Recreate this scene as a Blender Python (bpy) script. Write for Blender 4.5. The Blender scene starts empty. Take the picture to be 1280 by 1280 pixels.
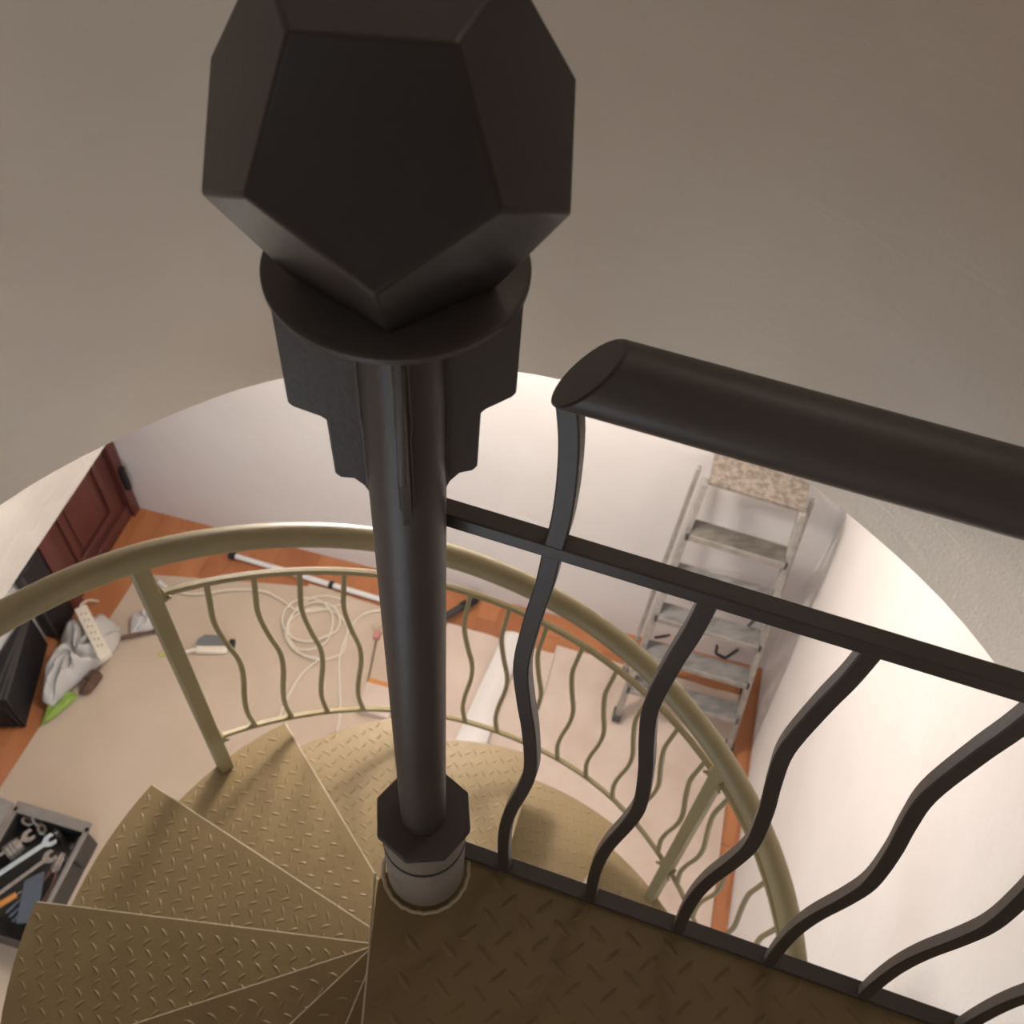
import bpy, bmesh, math, random
from mathutils import Vector, Matrix, Quaternion
random.seed(7)
sc = bpy.context.scene
COL = sc.collection
sin, cos, pi, R = math.sin, math.cos, math.pi, math.radians
FZ = 4.85                      # room floor lies 4.85 m under the camera; world z = 0 is that floor
CAMP = Vector((0, -.489, FZ))

# ------------------------------------------------------------------ camera, world, light, exposure
def cam_axes(p, roll, yaw):
    fw = Vector((sin(yaw)*cos(p), cos(yaw)*cos(p), -sin(p)))
    rt = fw.cross(Vector((0, 0, 1))).normalized(); up = rt.cross(fw)
    return rt*cos(roll)+up*sin(roll), -rt*sin(roll)+up*cos(roll), fw
rt, up, fw = cam_axes(.936859, .0886218, .1687839)
cd = bpy.data.cameras.new('camera'); cam = bpy.data.objects.new('camera', cd); COL.objects.link(cam)
M = Matrix((( rt.x, up.x, -fw.x, CAMP.x), (rt.y, up.y, -fw.y, CAMP.y), (rt.z, up.z, -fw.z, CAMP.z), (0, 0, 0, 1)))
cam.matrix_world = M
cd.sensor_width = 36; cd.sensor_height = 36; cd.sensor_fit = 'HORIZONTAL'; cd.lens = 36*1287.22/1280
cd.clip_start = .02; cd.clip_end = 60
cd.dof.use_dof = True; cd.dof.focus_distance = .98; cd.dof.aperture_fstop = 11
sc.camera = cam
sc.view_settings.view_transform = 'Standard'; sc.view_settings.look = 'None'
sc.view_settings.gamma = 1; sc.view_settings.use_curve_mapping = False
sc.view_settings.exposure = 0.0

w = bpy.data.worlds.new('daylight'); sc.world = w; w.use_nodes = True
w.node_tree.nodes['Background'].inputs[0].default_value = (.75, .85, 1, 1)
w.node_tree.nodes['Background'].inputs[1].default_value = .6

XR = Vector((.936, -.352, 0)); YR = Vector((.352, .936, 0))   # the room's own axes
XR.normalize(); YR.normalize()
def W(x, y, z): return XR*x + YR*y + Vector((0, 0, z))         # room coordinates, z from the camera height
def area(name, loc, aim, sx, sy, power, col, spread=180):
    l = bpy.data.lights.new(name, 'AREA'); l.shape = 'RECTANGLE'; l.size = sx; l.size_y = sy
    l.energy = power; l.color = col; l.spread = R(spread)
    o = bpy.data.objects.new(name, l); COL.objects.link(o); o.location = loc+Vector((0, 0, FZ))
    d = (aim-loc).normalized(); o.rotation_euler = d.to_track_quat('-Z', 'Y').to_euler(); return o
# daylight at the lower room's unseen window, then a cool fill added in the shaft
area('window_daylight', W(-.5, -1.93, -3.15), W(-.5, 2, -3.7), 1.5, 1.3, 26, (.80, .90, 1))
area('shaft_cool_fill', Vector((-.62, -.86, .35)), Vector((.0, 0, -1.2)), .5, .6, .45, (.8, .9, 1))
def point(name, loc, power, col, r=.05):
    l = bpy.data.lights.new(name, 'POINT'); l.energy = power; l.color = col; l.shadow_soft_size = r
    o = bpy.data.objects.new(name, l); COL.objects.link(o); o.location = loc+Vector((0, 0, FZ)); return o
point('room_bulb_light', W(-.62, 1.55, -2.0), 82, (1, .89, .80), .12)
point('plaster_patch_light', W(-1.58, .83, -2.50), .9, (1, .97, .9), .03)  # added to brighten a patch of the left plaster; no fixture there
point('shaft_warm_fill', Vector((.66, .50, .95)), 4.6, (1, .80, .66), .05)  # added warm fill, brightens the upper right of the shaft wall

# ------------------------------------------------------------------ materials
def nt(name):
    m = bpy.data.materials.new(name); m.use_nodes = True
    t = m.node_tree; return m, t, t.nodes, t.links, t.nodes['Principled BSDF']
def mat(name, col, rough=.6, metal=0, noise=0, scale=20, col2=None, bump=0, bscale=60, spec=.5, detail=4, stretch=None, coat=0):
    m, t, n, l, b = nt(name)
    b.inputs['Roughness'].default_value = rough; b.inputs['Metallic'].default_value = metal
    b.inputs['Specular IOR Level'].default_value = spec; b.inputs['Base Color'].default_value = (*col, 1)
    b.inputs['Coat Weight'].default_value = coat
    tc = n.new('ShaderNodeTexCoord'); mp = n.new('ShaderNodeMapping'); l.new(tc.outputs['Object'], mp.inputs['Vector'])
    if stretch: mp.inputs['Scale'].default_value = stretch
    if col2:
        nz = n.new('ShaderNodeTexNoise'); nz.inputs['Scale'].default_value = scale; nz.inputs['Detail'].default_value = detail
        cr = n.new('ShaderNodeValToRGB'); cr.color_ramp.elements[0].position = .5-noise; cr.color_ramp.elements[1].position = .5+noise
        cr.color_ramp.elements[0].color = (*col, 1); cr.color_ramp.elements[1].color = (*col2, 1)
        l.new(mp.outputs[0], nz.inputs['Vector']); l.new(nz.outputs[0], cr.inputs[0]); l.new(cr.outputs[0], b.inputs['Base Color'])
    if bump:
        nb = n.new('ShaderNodeTexNoise'); nb.inputs['Scale'].default_value = bscale; nb.inputs['Detail'].default_value = 5
        bp = n.new('ShaderNodeBump'); bp.inputs['Strength'].default_value = 1; bp.inputs['Distance'].default_value = bump
        l.new(mp.outputs[0], nb.inputs['Vector']); l.new(nb.outputs[0], bp.inputs['Height']); l.new(bp.outputs[0], b.inputs['Normal'])
    return m
def plaster_mat(name, c1, c2, b1, b2):
    m, t, n, l, b = nt(name)
    b.inputs['Roughness'].default_value = .9; b.inputs['Specular IOR Level'].default_value = .2
    tc = n.new('ShaderNodeTexCoord')
    a = n.new('ShaderNodeTexNoise'); a.inputs['Scale'].default_value = 2.2; a.inputs['Detail'].default_value = 5
    cr = n.new('ShaderNodeValToRGB'); cr.color_ramp.elements[0].position = .35; cr.color_ramp.elements[1].position = .7
    cr.color_ramp.elements[0].color = (*c1, 1); cr.color_ramp.elements[1].color = (*c2, 1)
    l.new(tc.outputs['Object'], a.inputs[0]); l.new(a.outputs[0], cr.inputs[0]); l.new(cr.outputs[0], b.inputs['Base Color'])
    mp = n.new('ShaderNodeMapping'); mp.inputs['Rotation'].default_value = (.3, .5, .7); mp.inputs['Scale'].default_value = (1, 1, 2.6)
    l.new(tc.outputs['Object'], mp.inputs[0])
    x = n.new('ShaderNodeTexNoise'); x.inputs['Scale'].default_value = 7; x.inputs['Detail'].default_value = 7; x.inputs['Distortion'].default_value = 1.2
    y = n.new('ShaderNodeTexNoise'); y.inputs['Scale'].default_value = 140; y.inputs['Detail'].default_value = 3
    l.new(mp.outputs[0], x.inputs[0]); l.new(tc.outputs['Object'], y.inputs[0])
    bx = n.new('ShaderNodeBump'); bx.inputs['Distance'].default_value = b1; by = n.new('ShaderNodeBump'); by.inputs['Distance'].default_value = b2
    l.new(x.outputs[0], bx.inputs['Height']); l.new(y.outputs[0], by.inputs['Height']); l.new(bx.outputs[0], by.inputs['Normal']); l.new(by.outputs[0], b.inputs['Normal'])
    return m
MT = dict(
    shaft = plaster_mat('shaft_plaster', (.72, .675, .62), (.77, .725, .665), .003, .0008),
    white = plaster_mat('white_wall_paint', (.80, .775, .76), (.84, .82, .81), .003, .0002),
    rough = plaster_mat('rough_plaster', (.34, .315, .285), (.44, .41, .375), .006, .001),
    dark = mat('dark_paint', (.068, .060, .058), .45, 0, .2, 5, (.086, .078, .076), .0003, 180, .5),
    dode = mat('finial_paint', (.026, .024, .027), .36, 0, .2, 5, (.034, .031, .033), .0002, 200, .5),
    sleeve = mat('grey_primer', (.33, .315, .30), .5, 0, .2, 40, (.37, .355, .34), .0003, 300),
    tan = mat('tan_enamel', (.235, .195, .10), .5, 0, .25, 6, (.27, .225, .12), .0002, 200, .5),
    tread = mat('tread_enamel', (.205, .148, .068), .45, 0, .22, 5, (.25, .185, .088), .0004, 160, .5),
    edge = mat('edge_highlight', (.55, .48, .36), .5),  # painted-in edge highlight; also the plain pale colour of the base ring
    cardboard = mat('cardboard', (.56, .455, .35), .85, 0, .25, 3, (.63, .52, .41), .0006, 60, .2),
    cardboard_pale = mat('pale_cardboard', (.62, .50, .42), .8, 0, .2, 4, (.72, .61, .53), .0006, 40, .25, 4, (1, 1, 1)),
    sheet_highlight = mat('highlight_white', (.80, .76, .72), .35, 0, .2, 3, (.86, .83, .8)),
    wood = mat('parquet_wood', (.42, .155, .062), .38, 0, .25, 9, (.55, .235, .10), .0003, 40, .5, 6, (1, .18, 1)),
    wood2 = mat('parquet_wood_dark', (.36, .125, .05), .38, 0, .25, 9, (.48, .19, .08), .0003, 40, .5, 6, (1, .18, 1)),
    door = mat('dark_red_door', (.10, .030, .026), .4, 0, .2, 14, (.13, .040, .034), .0003, 60, .5, 4, (1, 1, .2)),
    black = mat('black_plastic', (.007, .007, .009), .6, 0, .2, 20, (.02, .02, .022)),
    blackedge = mat('dark_grey_trim', (.05, .047, .045), .45),
    alu = mat('worn_aluminium', (.32, .305, .285), .5, .4, .2, 25, (.50, .48, .45), .0003, 90),
    splat = mat('paint_splattered_board', (.19, .16, .13), .8, 0, .14, 45, (.36, .31, .265), .0012, 60, .3, 8),
    stepboard = mat('stained_step', (.12, .11, .095), .75, 0, .12, 34, (.21, .195, .175), .001, 60, .3, 8, (.4, 1, 1)),
    greystep = mat('grey_step', (.19, .185, .18), .7, 0, .12, 34, (.28, .275, .265), .0008, 60, .3, 8, (.4, 1, 1)),
    cable = mat('cream_cable', (.80, .73, .62), .5),
    cream = mat('cream_plastic', (.80, .72, .60), .45, 0, .2, 30, (.84, .77, .65)),
    whitetube = mat('white_tube', (.82, .82, .82), .3),
    steel = mat('chromed_steel', (.62, .74, .80), .3, .55, .2, 30, (.78, .86, .90)),  # blue reflection of the window painted into the base colour
    steel2 = mat('worn_steel', (.42, .38, .35), .35, .8, .2, 60, (.6, .55, .5)),
    greyplastic = mat('grey_plastic', (.22, .20, .185), .5, 0, .2, 20, (.26, .24, .22)),
    bristle = mat('grey_bristle', (.14, .155, .165), .8, 0, .2, 200, (.20, .215, .225), .001, 300),
    bluegrey = mat('blue_grey_plastic', (.09, .11, .14), .5),
    green = mat('green_plastic', (.28, .42, .08), .5), yellow = mat('yellow_green', (.55, .55, .15), .6),
    brown = mat('brown_cloth', (.14, .08, .06), .9), orange = mat('orange_plastic', (.6, .25, .06), .5),
    red = mat('red_plastic', (.6, .06, .05), .5), pink = mat('pink_paint', (.55, .25, .22), .7),
    glass = None)
def bag_mat():
    m, t, n, l, b = nt('translucent_bag'); b.inputs['Base Color'].default_value = (.72, .70, .68, 1); b.inputs['Roughness'].default_value = .35
    b.inputs['Transmission Weight'].default_value = .15; return m
MT['bag'] = bag_mat()
def glass_mat():
    m, t, n, l, b = nt('window_glass'); b.inputs['Base Color'].default_value = (.95, .97, 1, 1); b.inputs['Roughness'].default_value = .02
    b.inputs['Transmission Weight'].default_value = 1; b.inputs['IOR'].default_value = 1.45; return m
MT['glass'] = glass_mat()
def lampmat():
    m, t, n, l, b = nt('lit_bulb'); b.inputs['Emission Color'].default_value = (1, .9, .75, 1); b.inputs['Emission Strength'].default_value = 6; return m
MT['bulb'] = lampmat()

# ------------------------------------------------------------------ mesh helpers (camera-height z everywhere; FZ is added on linking)
class MB:
    def __init__(s): s.v = []; s.f = []
    def add(s, vs, fs):
        o = len(s.v); s.v += [Vector(v) for v in vs]; s.f += [tuple(i+o for i in f) for f in fs]; return s
    def box(s, c, size, X=None, Y=None, Z=None):
        X = X or Vector((1, 0, 0)); Y = Y or Vector((0, 1, 0)); Z = Z or X.cross(Y).normalized()
        a, b, d = [q/2 for q in size]; c = Vector(c)
        vs = [c+X*i*a+Y*j*b+Z*k*d for k in (-1, 1) for i, j in ((-1, -1), (1, -1), (1, 1), (-1, 1))]
        return s.add(vs, [(3, 2, 1, 0), (4, 5, 6, 7), (0, 1, 5, 4), (1, 2, 6, 5), (2, 3, 7, 6), (3, 0, 4, 7)])
    def prism(s, pts, z0, z1):
        n = len(pts); vs = [(p[0], p[1], z0) for p in pts]+[(p[0], p[1], z1) for p in pts]
        return s.add(vs, [tuple(range(n))[::-1], tuple(range(n, 2*n))]+[(i, (i+1) % n, n+(i+1) % n, n+i) for i in range(n)])
    def slab(s, pts, vec):            # a flat polygon of 3-D points thickened by vec
        n = len(pts); vec = Vector(vec); vs = [Vector(p) for p in pts]; vs += [p+vec for p in vs]
        return s.add(vs, [tuple(range(n))[::-1], tuple(range(n, 2*n))]+[(i, (i+1) % n, n+(i+1) % n, n+i) for i in range(n)])
    def sweep(s, path, prof, up=Vector((0, 0, 1)), closed=False):
        path = [Vector(p) for p in path]; n = len(path); k = len(prof); vs = []
        for i, p in enumerate(path):
            if closed: t = path[(i+1) % n]-path[i-1]
            else: t = path[min(i+1, n-1)]-path[max(i-1, 0)]
            t.normalize(); u = up(i) if callable(up) else up
            a = t.cross(u)
            if a.length < 1e-4: a = t.cross(Vector((.3, .9, .1)))
            a.normalize(); b = a.cross(t)
            vs += [p+a*q[0]+b*q[1] for q in prof]
        fs = [(i*k+j, i*k+(j+1) % k, (i+1) % n*k+(j+1) % k, (i+1) % n*k+j) for i in range(n if closed else n-1) for j in range(k)]
        if not closed: fs += [tuple(range(k))[::-1], tuple(range((n-1)*k, n*k))]
        return s.add(vs, fs)
    def lathe(s, prof, c=(0, 0), seg=40):
        vs = []; k = len(prof)
        for i in range(seg):
            a = 2*pi*i/seg; vs += [(c[0]+r*cos(a), c[1]+r*sin(a), z) for r, z in prof]
        fs = [(i*k+j, (i+1) % seg*k+j, (i+1) % seg*k+j+1, i*k+j+1) for i in range(seg) for j in range(k-1)]
        return s.add(vs, fs)
    def tube(s, a, b, r, seg=14): return s.sweep([a, b], circ(r, seg))
def circ(r, n=14): return [(r*cos(2*pi*i/n), r*sin(2*pi*i/n)) for i in range(n)]
def rect(a, b): return [(-a/2, -b/2), (a/2, -b/2), (a/2, b/2), (-a/2, b/2)]
def spline(pts, per=6):
    pts = [Vector(p) for p in pts]; out = []
    for i in range(len(pts)-1):
        p0, p1, p2, p3 = pts[max(i-1, 0)], pts[i], pts[i+1], pts[min(i+2, len(pts)-1)]
        for j in range(per):
            t = j/per; out.append(.5*((2*p1)+(p2-p0)*t+(2*p0-5*p1+4*p2-p3)*t*t+(3*p1-p0-3*p2+p3)*t**3))
    return out+[pts[-1]]
def P(az, r, z): return Vector((r*sin(R(az)), r*cos(R(az)), z))   # azimuth clockwise from +y round the stair axis
def rootloc(o):
    while o.parent: o = o.parent
    return o.location
def link(o, name, label=None, cat=None, group=None, kind=None):
    COL.objects.link(o)
    if label: o['label'] = label
    if cat: o['category'] = cat
    if group: o['group'] = group
    if kind: o['kind'] = kind
    return o
def thing(name, loc, label, cat, group=None):
    o = bpy.data.objects.new(name, None); o.location = Vector(loc)+Vector((0, 0, FZ)); o.empty_display_size = .05
    return link(o, name, label, cat, group)
def obj(name, mb, m, parent=None, label=None, cat=None, group=None, kind=None, bevel=0, smooth=True, seg=2, sub=0, origin=None):
    org = Vector((0, 0, FZ)) if parent is None else rootloc(parent)
    if parent is None and origin is not None: org = Vector(origin)+Vector((0, 0, FZ))
    me = bpy.data.meshes.new(name)
    me.from_pydata([tuple(v+Vector((0, 0, FZ))-org) for v in mb.v], [], mb.f); me.update()
    bm = bmesh.new(); bm.from_mesh(me); bmesh.ops.recalc_face_normals(bm, faces=bm.faces)
    if smooth:
        for f in bm.faces: f.smooth = True
        for e in bm.edges: e.smooth = len(e.link_faces) == 2 and e.calc_face_angle(3) < R(38)
    bm.to_mesh(me); bm.free()
    me.materials.append(m); o = bpy.data.objects.new(name, me)
    if parent is None: o.location = org
    else: o.parent = parent
    link(o, name, label, cat, group, kind)
    if bevel:
        b = o.modifiers.new('bevel', 'BEVEL'); b.width = bevel; b.segments = seg; b.limit_method = 'ANGLE'; b.angle_limit = R(35)
        b.harden_normals = False
    if sub:
        u = o.modifiers.new('subdivision', 'SUBSURF'); u.levels = sub; u.render_levels = sub
    return o
def struct(name, mb, m, parent=None, **k): return obj(name, mb, m, parent, kind='structure', **k)
def stuff_marks(name, pts, z, m, parent, h=.0016, L=.031, wd=.0075):
    """raised tear marks of the checker plate: pts = (x, y, azimuth)"""
    mb = MB()
    for (x, y, az) in pts:
        d = Vector((sin(R(az)), cos(R(az)), 0)); q = Vector((d.y, -d.x, 0)); c = Vector((x, y, z))
        bow = .003
        base = [c-d*L/2+q*-bow, c-d*L*.2+q*(wd/2), c+d*L*.2+q*(wd/2), c+d*L/2-q*bow, c+d*L*.2-q*wd/2, c-d*L*.2-q*wd/2]
        top = [c-d*L*.27+Vector((0, 0, h)), c+Vector((0, 0, h*1.25)), c+d*L*.27+Vector((0, 0, h))]
        mb.add(base+top, [(0, 1, 6), (1, 7, 6), (1, 2, 7), (2, 8, 7), (2, 3, 8), (3, 4, 8), (4, 7, 8), (4, 5, 7), (5, 6, 7), (5, 0, 6)])
    return obj(name, mb, m, parent, kind='stuff')
def inside(p, poly, pad=.012):
    x, y = p; c = False; n = len(poly); dmin = 9
    for i in range(n):
        x1, y1 = poly[i][:2]; x2, y2 = poly[(i+1) % n][:2]
        if (y1 > y) != (y2 > y) and x < (x2-x1)*(y-y1)/(y2-y1)+x1: c = not c
        dx, dy = x2-x1, y2-y1; t = max(0, min(1, ((x-x1)*dx+(y-y1)*dy)/(dx*dx+dy*dy+1e-12)))
        dmin = min(dmin, math.hypot(x-x1-t*dx, y-y1-t*dy))
    return c and dmin > pad

# ================================================================== THE SETTING
ZF, ZC = -4.85, -1.65
RO = 1.113
XL, XRW, YB, YFR = -2.63, 1.045, 2.44, -2.0
XLU, ZL = -1.70, -2.90        # upper left wall stands proud over the door recess
# lower floor slab and its parquet
struct('floor', MB().box(W((XL+XRW)/2, (YB+YFR)/2, ZF-.06), (XRW-XL+.4, YB-YFR+.4, .08), XR, YR), MT['wood2'])
floor = bpy.data.objects['floor']
pw, pl_ = .118, .86
mbp = MB().box((0, 0, 0), (pw-.001, pl_-.0025, .018))
first = [None, None]
nrow = int((XRW-XL)/pw)+1; ncol = int((YB-YFR)/pl_)+2
for i in range(nrow):
    off = (i % 3)*.29
    for j in range(ncol):
        cx = XL+pw*(i+.5); y0 = YFR+pl_*j-off; y1 = min(y0+pl_, YB); y0 = max(y0, YFR)
        if y1-y0 < .05 or cx-pw/2 > XRW-.01: continue
        x1 = min(cx+pw/2, XRW); x0 = cx-pw/2
        k = random.choice((0, 1, 0))
        mb = MB().box(W((x0+x1)/2, (y0+y1)/2, ZF-.01+random.uniform(-.0006, .0004)), (x1-x0-.0014, y1-y0-.0014, .02), XR, YR)
        o = obj('plank', mb, MT['wood' if k == 0 else 'wood2'], floor, smooth=False)
# walls of the lower room
T = .25
struct('wall_back', MB().box(W((XL+XRW)/2, YB+T/2, (ZF+ZC)/2), (XRW-XL+2*T, T, ZC-ZF), XR, YR), MT['white'])
struct('wall_right', MB().box(W(XRW+T/2, (YB+YFR)/2, (ZF+ZC)/2), (T, YB-YFR, ZC-ZF), XR, YR), MT['white'])
struct('wall_left', MB().box(W(XL-T/2, (YB+YFR)/2, (ZF+ZL)/2), (T, YB-YFR, ZL-ZF), XR, YR), MT['white'])
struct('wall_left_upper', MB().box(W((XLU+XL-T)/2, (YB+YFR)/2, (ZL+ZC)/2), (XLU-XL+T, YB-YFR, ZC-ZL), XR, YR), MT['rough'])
# front wall with its window opening (behind and under the camera)
wx0, wx1, wz0, wz1 = -1.3, .3, -3.85, -2.45
fr = MB()
def wallbox(mb, x0, x1, z0, z1): mb.box(W((x0+x1)/2, YFR-T/2, (z0+z1)/2), (x1-x0, T, z1-z0), XR, YR)
wallbox(fr, XL-T, wx0, ZF, ZC); wallbox(fr, wx1, XRW+T, ZF, ZC); wallbox(fr, wx0, wx1, ZF, wz0); wallbox(fr, wx0, wx1, wz1, ZC)
struct('wall_front', fr, MT['white'])
wn = MB()
for x in (wx0+.03, (wx0+wx1)/2, wx1-.03): wn.box(W(x, YFR-.15, (wz0+wz1)/2), (.06, .05, wz1-wz0), XR, YR)
for z in (wz0+.03, wz1-.03): wn.box(W((wx0+wx1)/2, YFR-.15, z), (wx1-wx0, .05, .06), XR, YR)
win = struct('window_1', wn, MT['white'])
obj('pane', MB().box(W((wx0+wx1)/2, YFR-.15, (wz0+wz1)/2), (wx1-wx0-.02, .004, wz1-wz0-.02), XR, YR), MT['glass'], win)
# ceiling with the round stairwell opening
N = 96
cl = MB(); vin = []; vout = []
for i in range(N):
    a = 2*pi*i/N; d = Vector((sin(a), cos(a), 0)); u, v = d.dot(XR), d.dot(YR)
    t = min(((XRW+T) if u > 0 else (XL-T))/u if abs(u) > 1e-6 else 99, ((YB+T) if v > 0 else (YFR-T))/v if abs(v) > 1e-6 else 99)
    vin.append(d*(RO+.08)); vout.append(d*t)
vs = [Vector((p.x, p.y, ZC)) for p in vin]+[Vector((p.x, p.y, ZC)) for p in vout]+[Vector((p.x, p.y, ZC+.25)) for p in vin]+[Vector((p.x, p.y, ZC+.25)) for p in vout]
fs = []
for i in range(N):
    j = (i+1) % N; fs += [(i, j, N+j, N+i), (2*N+i, 3*N+i, 3*N+j, 2*N+j), (N+i, N+j, 3*N+j, 3*N+i)]
cl.add(vs, fs); struct('ceiling', cl, MT['white'])
# the round stair shaft above: plastered cylinder with an added, unseen window high behind the camera, closed by a flat ceiling
sh = MB(); SZ1 = 1.45; rings = [ZC, -1.6, -1.5, -1.35, -1.2, -1, -.8, -.6, -.4, -.2, 0, .05, .65, 1.0, SZ1]; N = 120
def shr(a, z):   # hand-trowelled wall, slightly uneven
    e = .006*sin(3*a+1.3)+.004*sin(7*a+2*z)+.003*sin(13*a-3*z)
    return RO+(.012 if z == ZC else 0)*0+e
WA0, WA1 = 205, 230
vs = [P(3*i, shr(R(3*i), z), z) for z in rings for i in range(N)]; fs = []
for k in range(len(rings)-1):
    for i in range(N):
        if rings[k] >= .05 and rings[k+1] <= .65 and WA0 <= 3*i < WA1: continue
        fs.append((k*N+i, k*N+(i+1) % N, (k+1)*N+(i+1) % N, (k+1)*N+i))
n0 = len(vs); vs += [P(3*i, RO+.2, ZC) for i in range(N)]+[P(3*i, RO+.2, SZ1) for i in range(N)]
for i in range(N):
    j = (i+1) % N; fs += [(i, n0+i, n0+j, j)]
sh.add(vs, fs); struct('wall_shaft', sh, MT['shaft'])
sc_ = MB().prism([P(6*i, RO+.3, 0)[:2] for i in range(60)], SZ1, SZ1+.06); struct('ceiling_shaft', sc_, MT['white'])
w2 = MB(); nA = 6; A = [WA0-1+(WA1-WA0+3)*i/nA for i in range(nA+1)]
for z in (.08, .62): w2.sweep([P(a, RO+.06, z) for a in A], rect(.05, .06))
for a in (A[0], (A[0]+A[-1])/2, A[-1]): w2.sweep([P(a, RO+.06, .05), P(a, RO+.06, .65)], rect(.05, .05))
win2 = struct('added_shaft_window', w2, MT['white'])  # unseen window, added only to go with the cool shaft fill
g = MB(); g.sweep([P(a, RO+.06, .35) for a in A], rect(.004, .55)); obj('pane', g, MT['glass'], win2)
# door at the back of the recess
dm = MB(); dx = XL+.012
dy0, dy1 = 1.80, 2.37
def dbox(mb, y0, y1, z0, z1, dep=.03, x=dx): mb.box(W(x+dep/2, (y0+y1)/2, (z0+z1)/2), (dep, y1-y0, z1-z0), XR, YR)
DT = ZL
dmb = MB(); dbox(dmb, dy0, dy1, ZF+.01, DT-.03, .03)
door = struct('door_1', dmb, MT['door'], bevel=.003)
for (a, b, c, d, nm) in ((dy0-.09, dy0-.005, ZF, DT, 'door_frame'), (dy1+.003, dy1+.065, ZF, DT, 'door_frame')):
    m_ = MB(); dbox(m_, a, b, c, d, .07); obj(nm, m_, MT['door'], door, bevel=.004)
m_ = MB(); dbox(m_, dy0, dy1, ZF+.004, ZF+.10, .055); obj('bottom_rail', m_, MT['door'], door, bevel=.006)
def frame(y0, y1, z0, z1, wd, dep):
    m_ = MB()
    for (a, b, c, d) in ((y0, y1, z0, z0+wd), (y0, y1, z1-wd, z1), (y0, y0+wd, z0, z1), (y1-wd, y1, z0, z1)): dbox(m_, a, b, c, d, dep, dx+.03)
    return m_
for z0, z1 in ((ZF+.17, ZF+.80), (ZF+.92, DT-.14)):
    obj('moulding', frame(dy0+.10, dy1-.10, z0, z1, .028, .020), MT['door'], door, bevel=.005)
    m_ = MB(); dbox(m_, dy0+.17, dy1-.17, z0+.07, z1-.07, .012, dx+.03); obj('panel', m_, MT['door'], door, bevel=.01)
m_ = MB(); m_.tube(W(XL+.10, dy1+.025, ZF+.25), W(XL+.10, dy1+.025, ZF+.42), .018); m_.box(W(XL+.09, dy1+.025, ZF+.335), (.03, .03, .10), XR, YR)
obj('hinge', m_, MT['black'], door, label='black door hinge by the corner of the room')

# ================================================================== CENTRE COLUMN with its finial
DK = MT['dark']
col = thing('centre_column', (0, 0, ZF), 'dark painted round steel column with a faceted twelve sided finial on top', 'column')
obj('pole', MB().lathe([(.0001, -.418), (.030, -.418), (.030, -1.352), (.0001, -1.352)], seg=48), DK, col)
disc = MB().lathe([(.0001, -.4125), (.0785, -.4125), (.0812, -.4145), (.0812, -.4180), (.0795, -.4200), (.0001, -.4200)], seg=72)
obj('top_disc', disc, DK, col)
prof = [(.026, -.4195), (.079, -.4195), (.079, -.533), (.076, -.537), (.058, -.548), (.0545, -.552), (.0535, -.612), (.050, -.617), (.040, -.619), (.033, -.628), (.0285, -.640), (.0260, -.640)]
for a in (-89, 88, 182, 2):
    d = P(a, 1, 0); q = Vector((d.y, -d.x, 0))*.006
    obj('bracket', MB().slab([d*r+Vector((0, 0, z))-q/2 for r, z in prof], q), DK, col, bevel=.0012)
    # weld seams where the bracket meets the pole
    wl = MB()
    for s in (-1, 1):
        pts = [d*.0295+q*s*.62+Vector((0, 0, -.425-.02*i)) + Vector((random.uniform(-.0006, .0006), random.uniform(-.0006, .0006), 0)) for i in range(11)]
        wl.sweep(pts, circ(.0022, 6), up=d)
    obj('weld', wl, DK, col)
# faceted finial: a regular dodecahedron resting on one face
a = .0752; yaw = -1.687; zb = -.4115
r1 = a/(2*sin(pi/5)); r2 = r1*(1+5**.5)/2; H = 2*a*1.113516364; h1 = math.sqrt(a*a-(r2-r1)**2)
V = []
for rr, z, o in ((r1, zb, 0), (r2, zb+h1, 0), (r2, zb+H-h1, .5), (r1, zb+H, .5)):
    V += [(rr*cos(yaw+(k+o)*2*pi/5), rr*sin(yaw+(k+o)*2*pi/5), z) for k in range(5)]
F = [(4, 3, 2, 1, 0), (15, 16, 17, 18, 19)]
for k in range(5):
    F += [(k, (k+1) % 5, 5+(k+1) % 5, 10+k, 5+k), (5+k, 10+k, 15+k, 15+(k-1) % 5, 10+(k-1) % 5)]
obj('finial', MB().add(V, F), MT['dode'], col, label='faceted dark finial, twelve pentagon faces', bevel=.0022, seg=3)
# octagonal nut and sleeve
zt = -1.352
octo = [P(22.5+45*k+1, .0665, 0)[:2] for k in range(8)]
mb = MB().prism(octo, zt-.010, zt+.003); obj('octagonal_nut', mb, MT['dark'], col, bevel=.002)
obj('sleeve', MB().lathe([(.0001, zt-.008), (.0575, zt-.009), (.0575, -1.428), (.0552, -1.431), (.0552, -1.437), (.0575, -1.440), (.0575, -1.578), (.056, -1.582), (.0001, -1.59)], seg=56), MT['sleeve'], col)
obj('seam', MB().lathe([(.055, -1.4305), (.0584, -1.4315), (.0584, -1.4365), (.055, -1.4375)], seg=48), DK, col, label='dark seam ring round the grey sleeve')
wr = MB(); wr.sweep([P(6*k, .0645+.0008*sin(k*2.3), -1.588) for k in range(60)], circ(.0032, 8), closed=True)
obj('base_ring', wr, MT['edge'], col)
obj('lower_tube', MB().lathe([(.0001, -1.60), (.054, -1.60), (.054, ZF), (.0001, ZF)], seg=48), MT['tan'], col)

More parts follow.
